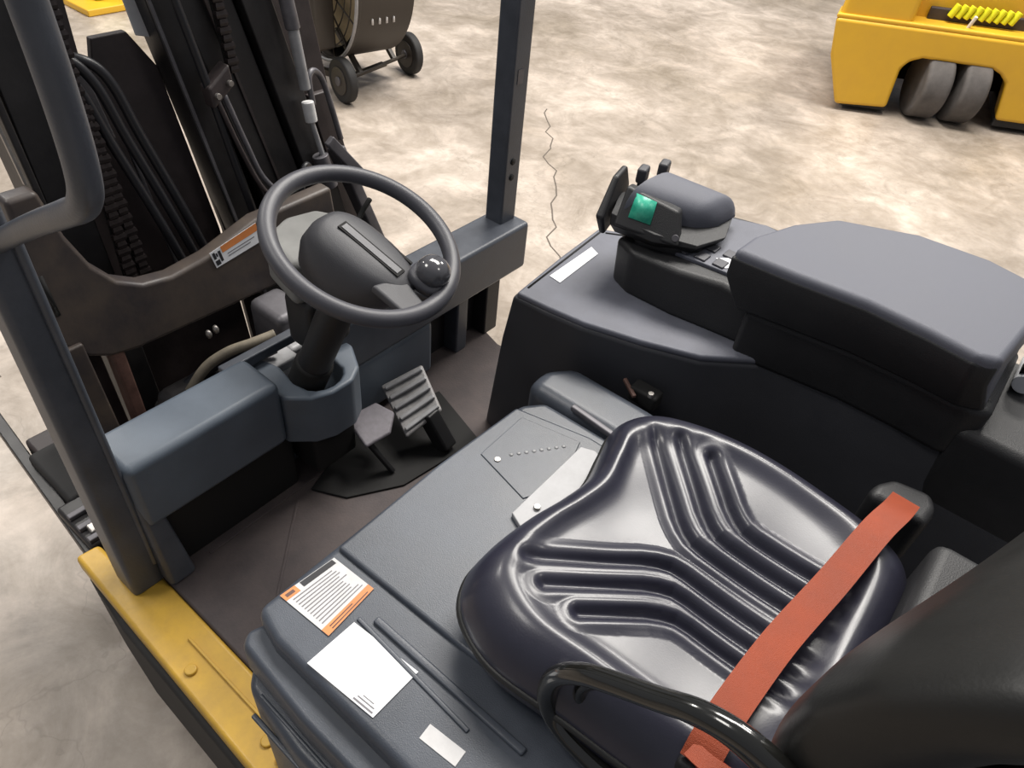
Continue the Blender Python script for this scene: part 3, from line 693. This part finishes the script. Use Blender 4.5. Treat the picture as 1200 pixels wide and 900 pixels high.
ms = quadpatch('mast_label', A[0], A[1], A[2], A[3], M['white'], cr, .001, label='white pictogram label with orange band')
for nm, rects, mm in (('label_band', [(.22, .0, 1, .38)], M['orange']), ('label_pictogram', [(.03, .1, .08, .5), (.03, .6, .12, .9), (.14, .15, .19, .8), (.09, .2, .12, .42)], M['inkd']), ('label_text', [(.3, .55, .9, .6), (.3, .7, .8, .75)], M['ink'])):
    pr_ = printed(ms, A[0], A[1], A[2], A[3], rects, mm, 0, nm); pr_.location = (-.0016, 0, 0)
obox('mast_foot', (1.42, -.372, .84), (1.37, -.375, .30), .045, .05, (1, 0, 0), M['cross'], T, .006)
obox('mast_foot', (1.42, -.455, .79), (1.38, -.445, .30), .030, .04, (1, 0, 0), M['rust'], T, .006)
obox('mast_foot', (1.46, -.42, .79), (1.42, -.42, .30), .03, .02, (1, 0, 0), M['mastb'], T, .004)
box('axle_housing', 1.22, 1.42, -.72, -.50, .35, .62, M['mast'], T, .03)
box('axle_housing', 1.26, 1.46, -1.30, -.50, .30, .56, M['void'], T, .03)
mt_ = cyl('tilt_cylinder', (1.22, -.33, .50), (1.60, -.36, .56), .03, M['mastb'], T, 20, .004)
cyl('cylinder_pin', (1.30, -.295, .545), (1.30, -.36, .545), .016, M['silver'], T, 16, .002)
# hoses and small parts below the cross plate
tube('pale_hose', [(1.36, -.56, .60), (1.34, -.61, .67), (1.31, -.66, .71), (1.27, -.71, .735), (1.25, -.76, .745)], .013, M['pale'], T, 8, n=14)
tube('hydraulic_hose', [(1.40, -.50, .56), (1.38, -.60, .62), (1.33, -.72, .68), (1.28, -.84, .70)], .015, M['hose'], T, 8, n=14)
pb_ = box('pump_body', 1.25, 1.38, -.87, -.775, .60, .775, M['dull'], T, .02)
box('pump_body', 1.20, 1.28, -.84, -.765, .60, .72, M['silver'], T, .012)
for k in range(2): ellip('pipe_fitting', (1.37, -.655-.02*k, .735+.004*k), .010, .007, .012, M['steel'], T, n=12)
cyl('column_linkage', (1.16, -.70, .79), (1.2, -.62, .76), .012, M['dull'], T, 16, .002)
box('linkage_plate', 1.13, 1.22, -.74, -.66, .74, .765, M['silver'], T, .006)
rebase(T)

# ------------------------------------------------------------------ yellow forklift behind on the right
YT = thing('forklift', 'yellow forklift counterweight with twin grey rear tyres, standing at top right', 'forklift', (1.4, -6.2, 0))
e1 = Vector((-.855, -.518, 0)); e2 = Vector((.243, -.970, 0))     # along its rear face, into its depth
O2 = Vector((1.409, -5.63, 0))
def yp(s, d, z): return O2+e1*s+e2*d+Vector((0, 0, z))
# outline of the rear face (s along, z up) with the wheel opening as three solids
def yblock(name, s0, s1, z0, z1, d0, d1, m, bev, seg=4, taper=0., label=None):
    a = [yp(s0, d0, z0), yp(s1, d0, z0), yp(s1, d1, z0), yp(s0, d1, z0)]
    b = [yp(s0+taper, d0+.0, z1), yp(s1, d0, z1), yp(s1, d1, z1), yp(s0+taper, d1, z1)]
    return link(name, ringmesh(name, [a, b]), m, YT, bev, seg, label=label)
# rear face polygon with arch
arch = [(0, .04), (-.15, .36), (-.20, .60), (1.75, .60), (1.85, .36), (1.82, .08), (1.12, .08), (1.06, .33), (1.0, .38), (.93, .41), (.46, .415), (.385, .385), (.345, .33), (.36, .06)]
def rf(d, sh=0): return [yp(s+(sh if s < .3 and s < .3 else (-sh if s > 1.5 else 0)), d, z) for s, z in arch]
rear = link('counterweight', ringmesh('counterweight', [rf(0), rf(.22)]), M['yellow2'], YT, .025, 4, label='yellow counterweight')
yblock('body_side', -.17, 1.85, .40, .60, .10, 1.6, M['yellow2'], .03)
yblock('body_side', -.02, .30, .10, .5, .15, 1.6, M['yellow2'], .03)
yblock('body_side', 1.55, 1.84, .10, .5, .15, 1.6, M['yellow2'], .03)
yblock('wheel_well', .30, 1.2, .10, .42, .60, .8, M['void'], .01)
yblock('under_guard', .03, .36, .03, .13, .03, 1.4, M['tyreb'], .01)
yblock('under_guard', 1.12, 1.8, .03, .13, .03, 1.4, M['tyreb'], .01)
yblock('upper_body', -.19, .30, .58, 1.1, .03, 1.5, M['yellow2'], .04, taper=.03)
yblock('upper_body', .28, 1.8, .58, 1.1, .22, 1.5, M['yellow2'], .04)
yblock('upper_ledge', -.2, 1.82, .595, .625, .01, .24, M['yellow2'], .012)
yblock('deck_recess', .38, 1.3, .62, .70, .18, .225, M['mastb'], .01)
for i in range(9):
    s = .52+.05*i
    cyl('cable_coil', yp(s, .15, .66), yp(s+.03, .15, .74), .022, M['lime'], YT, 14, .005)
cyl('release_pin', yp(.66, .08, .62), yp(.68, .06, .70), .012, M['cream'], YT, 12, .002)
for s0, s1 in ((.48, .665), (.735, .915)):
    cyl('rear_tyre', yp(s0, .13, .225), yp(s1, .13, .225), .225, M['tyre'], YT, 56, .03, label='grey worn solid tyre')
cyl('wheel_axle', yp(.68, .2, .235), yp(.81, .2, .235), .12, M['void'], YT, 24, .005)
rebase(YT)

# ------------------------------------------------------------------ drum fan on wheels
F = thing('drum_fan', 'black drum fan on two small wheels beyond the mast', 'fan', (3.75, -3.3, 0))
drum = [];
ax0, ax1 = Vector((4.02, -3.12, .66)), Vector((3.94, -3.52, .66))
def dring(c, r, d, n=56):
    s = d.cross(Vector((0, 0, 1))).normalized(); t = s.cross(d)
    return [c+s*math.cos(2*PI*k/n)*r+t*math.sin(2*PI*k/n)*r for k in range(n)]
dd = (ax1-ax0).normalized()
link('fan_drum', ringmesh('fan_drum', [dring(ax0, .50, dd), dring(ax0, .515, dd), dring(ax0+dd*.03, .515, dd), dring(ax0+dd*.03, .50, dd), dring(ax1, .50, dd), dring(ax1, .44, dd), dring(ax0+dd*.05, .44, dd)], cap=False), M['drum'], F, .003)
link('drum_rim', sweep('drum_rim', dring(ax0, .512, dd), .010, None, True, 8), M['silver'], F)
cyl('rear_guard', ax0+dd*.10, ax0+dd*.12, .44, M['tan'], F, 48, .002, label='tan inner disc')
for r in (.12, .2, .28, .36, .43):
    link('guard_ring', sweep('guard_ring', dring(ax0+dd*.01, r, dd), .004, None, True, 6), M['drum'], F)
for k in range(8):
    a = PI*k/8; s = dd.cross(Vector((0, 0, 1))).normalized(); t = s.cross(dd); v = s*math.cos(a)*.49+t*math.sin(a)*.49
    cyl('guard_spoke', ax0-v+dd*.005, ax0+v+dd*.005, .005, M['drum'], F, 8, 0)
cyl('fan_motor', ax0+dd*.02, ax0+dd*.3, .1, M['tyreb'], F, 24, .01)
for k, (s, z) in enumerate(((-.10, .50), (-.05, .515), (0, .50), (.05, .52))):
    p = (ax0+ax1)/2+dd*(s+.02); q = Vector((-dd.y, dd.x, 0)).normalized()
    q = q if q.x < 0 else -q
    box_c = p+q*.468
    obox('drum_lettering', box_c+Vector((0, 0, -.20)), box_c+Vector((0, 0, -.15)), .012, .008, (1, 0, 0), M['cream'], F, 0)
for (x, y) in ((3.633, -2.99), (3.735, -3.66)):
    w_ = cyl('fan_wheel', (x+.02, y+.03, .135), (x-.0+.01, y-.03, .135), .135, M['tyreb'], F, 36, .015)
    cyl('wheel_disc', (x+.021, y+.036, .135), (x+.02, y+.03, .135), .085, M['drum'], w_, 28, .003)
    cyl('wheel_cap', (x+.023, y+.045, .135), (x+.02, y+.03, .135), .028, M['dull'], w_, 18, .003)
cyl('axle', (3.65, -3.02, .135), (3.745, -3.63, .135), .012, M['drum'], F, 12, 0)
for t in (.22, .78):
    p = Vector((3.65, -3.02, .135)).lerp(Vector((3.745, -3.63, .135)), t)
    obox('fan_strut', p, p+Vector((.25, -.03, .2)), .03, .03, (0, 0, 1), M['drum'], F, .004)
obox('fan_frame', (3.70, -3.10, .12), (3.74, -3.42, .12), .05, .02, (0, 0, 1), M['drum'], F, .004)
obox('fan_frame', (3.66, -3.02, .14), (4.5, -2.95, .10), .04, .04, (0, 0, 1), M['drum'], F, .004)
obox('fan_frame', (3.9, -2.98, .10), (3.95, -3.0, .9), .05, .04, (0, 1, 0), M['drum'], F, .004)
box('control_box', 3.72, 3.95, -3.02, -2.86, .30, .75, M['drum'], F, .02)
rebase(F)
# things glimpsed through the mast
g = thing('floor_stand', 'yellow topped stand seen through the mast at the top edge', 'stand', (6.2, -2.9, 0))
box('stand_base', 5.95, 6.45, -3.05, -2.55, .0, .05, M['yellow2'], g, .01); box('stand_post', 6.1, 6.3, -2.9, -2.7, .05, .8, M['lime'], g, .02)
rebase(g)
lime = thing('marker_block', 'small lime green block on the floor behind the mast', 'block', (4.1, -2.86, 0))
box('block_body', 4.05, 4.18, -2.93, -2.80, 0, .10, M['lime'], lime, .01); rebase(lime)
bl = thing('pallet_pad', 'small pale blue pad on the floor beyond the drum fan', 'pad', (5.2, -4.35, 0))
box('pad_sheet', 5.0, 5.6, -4.6, -4.1, 0, .03, mat('pale_blue_sheet', srgb(150, 160, 190), .6), bl, .005); rebase(bl)
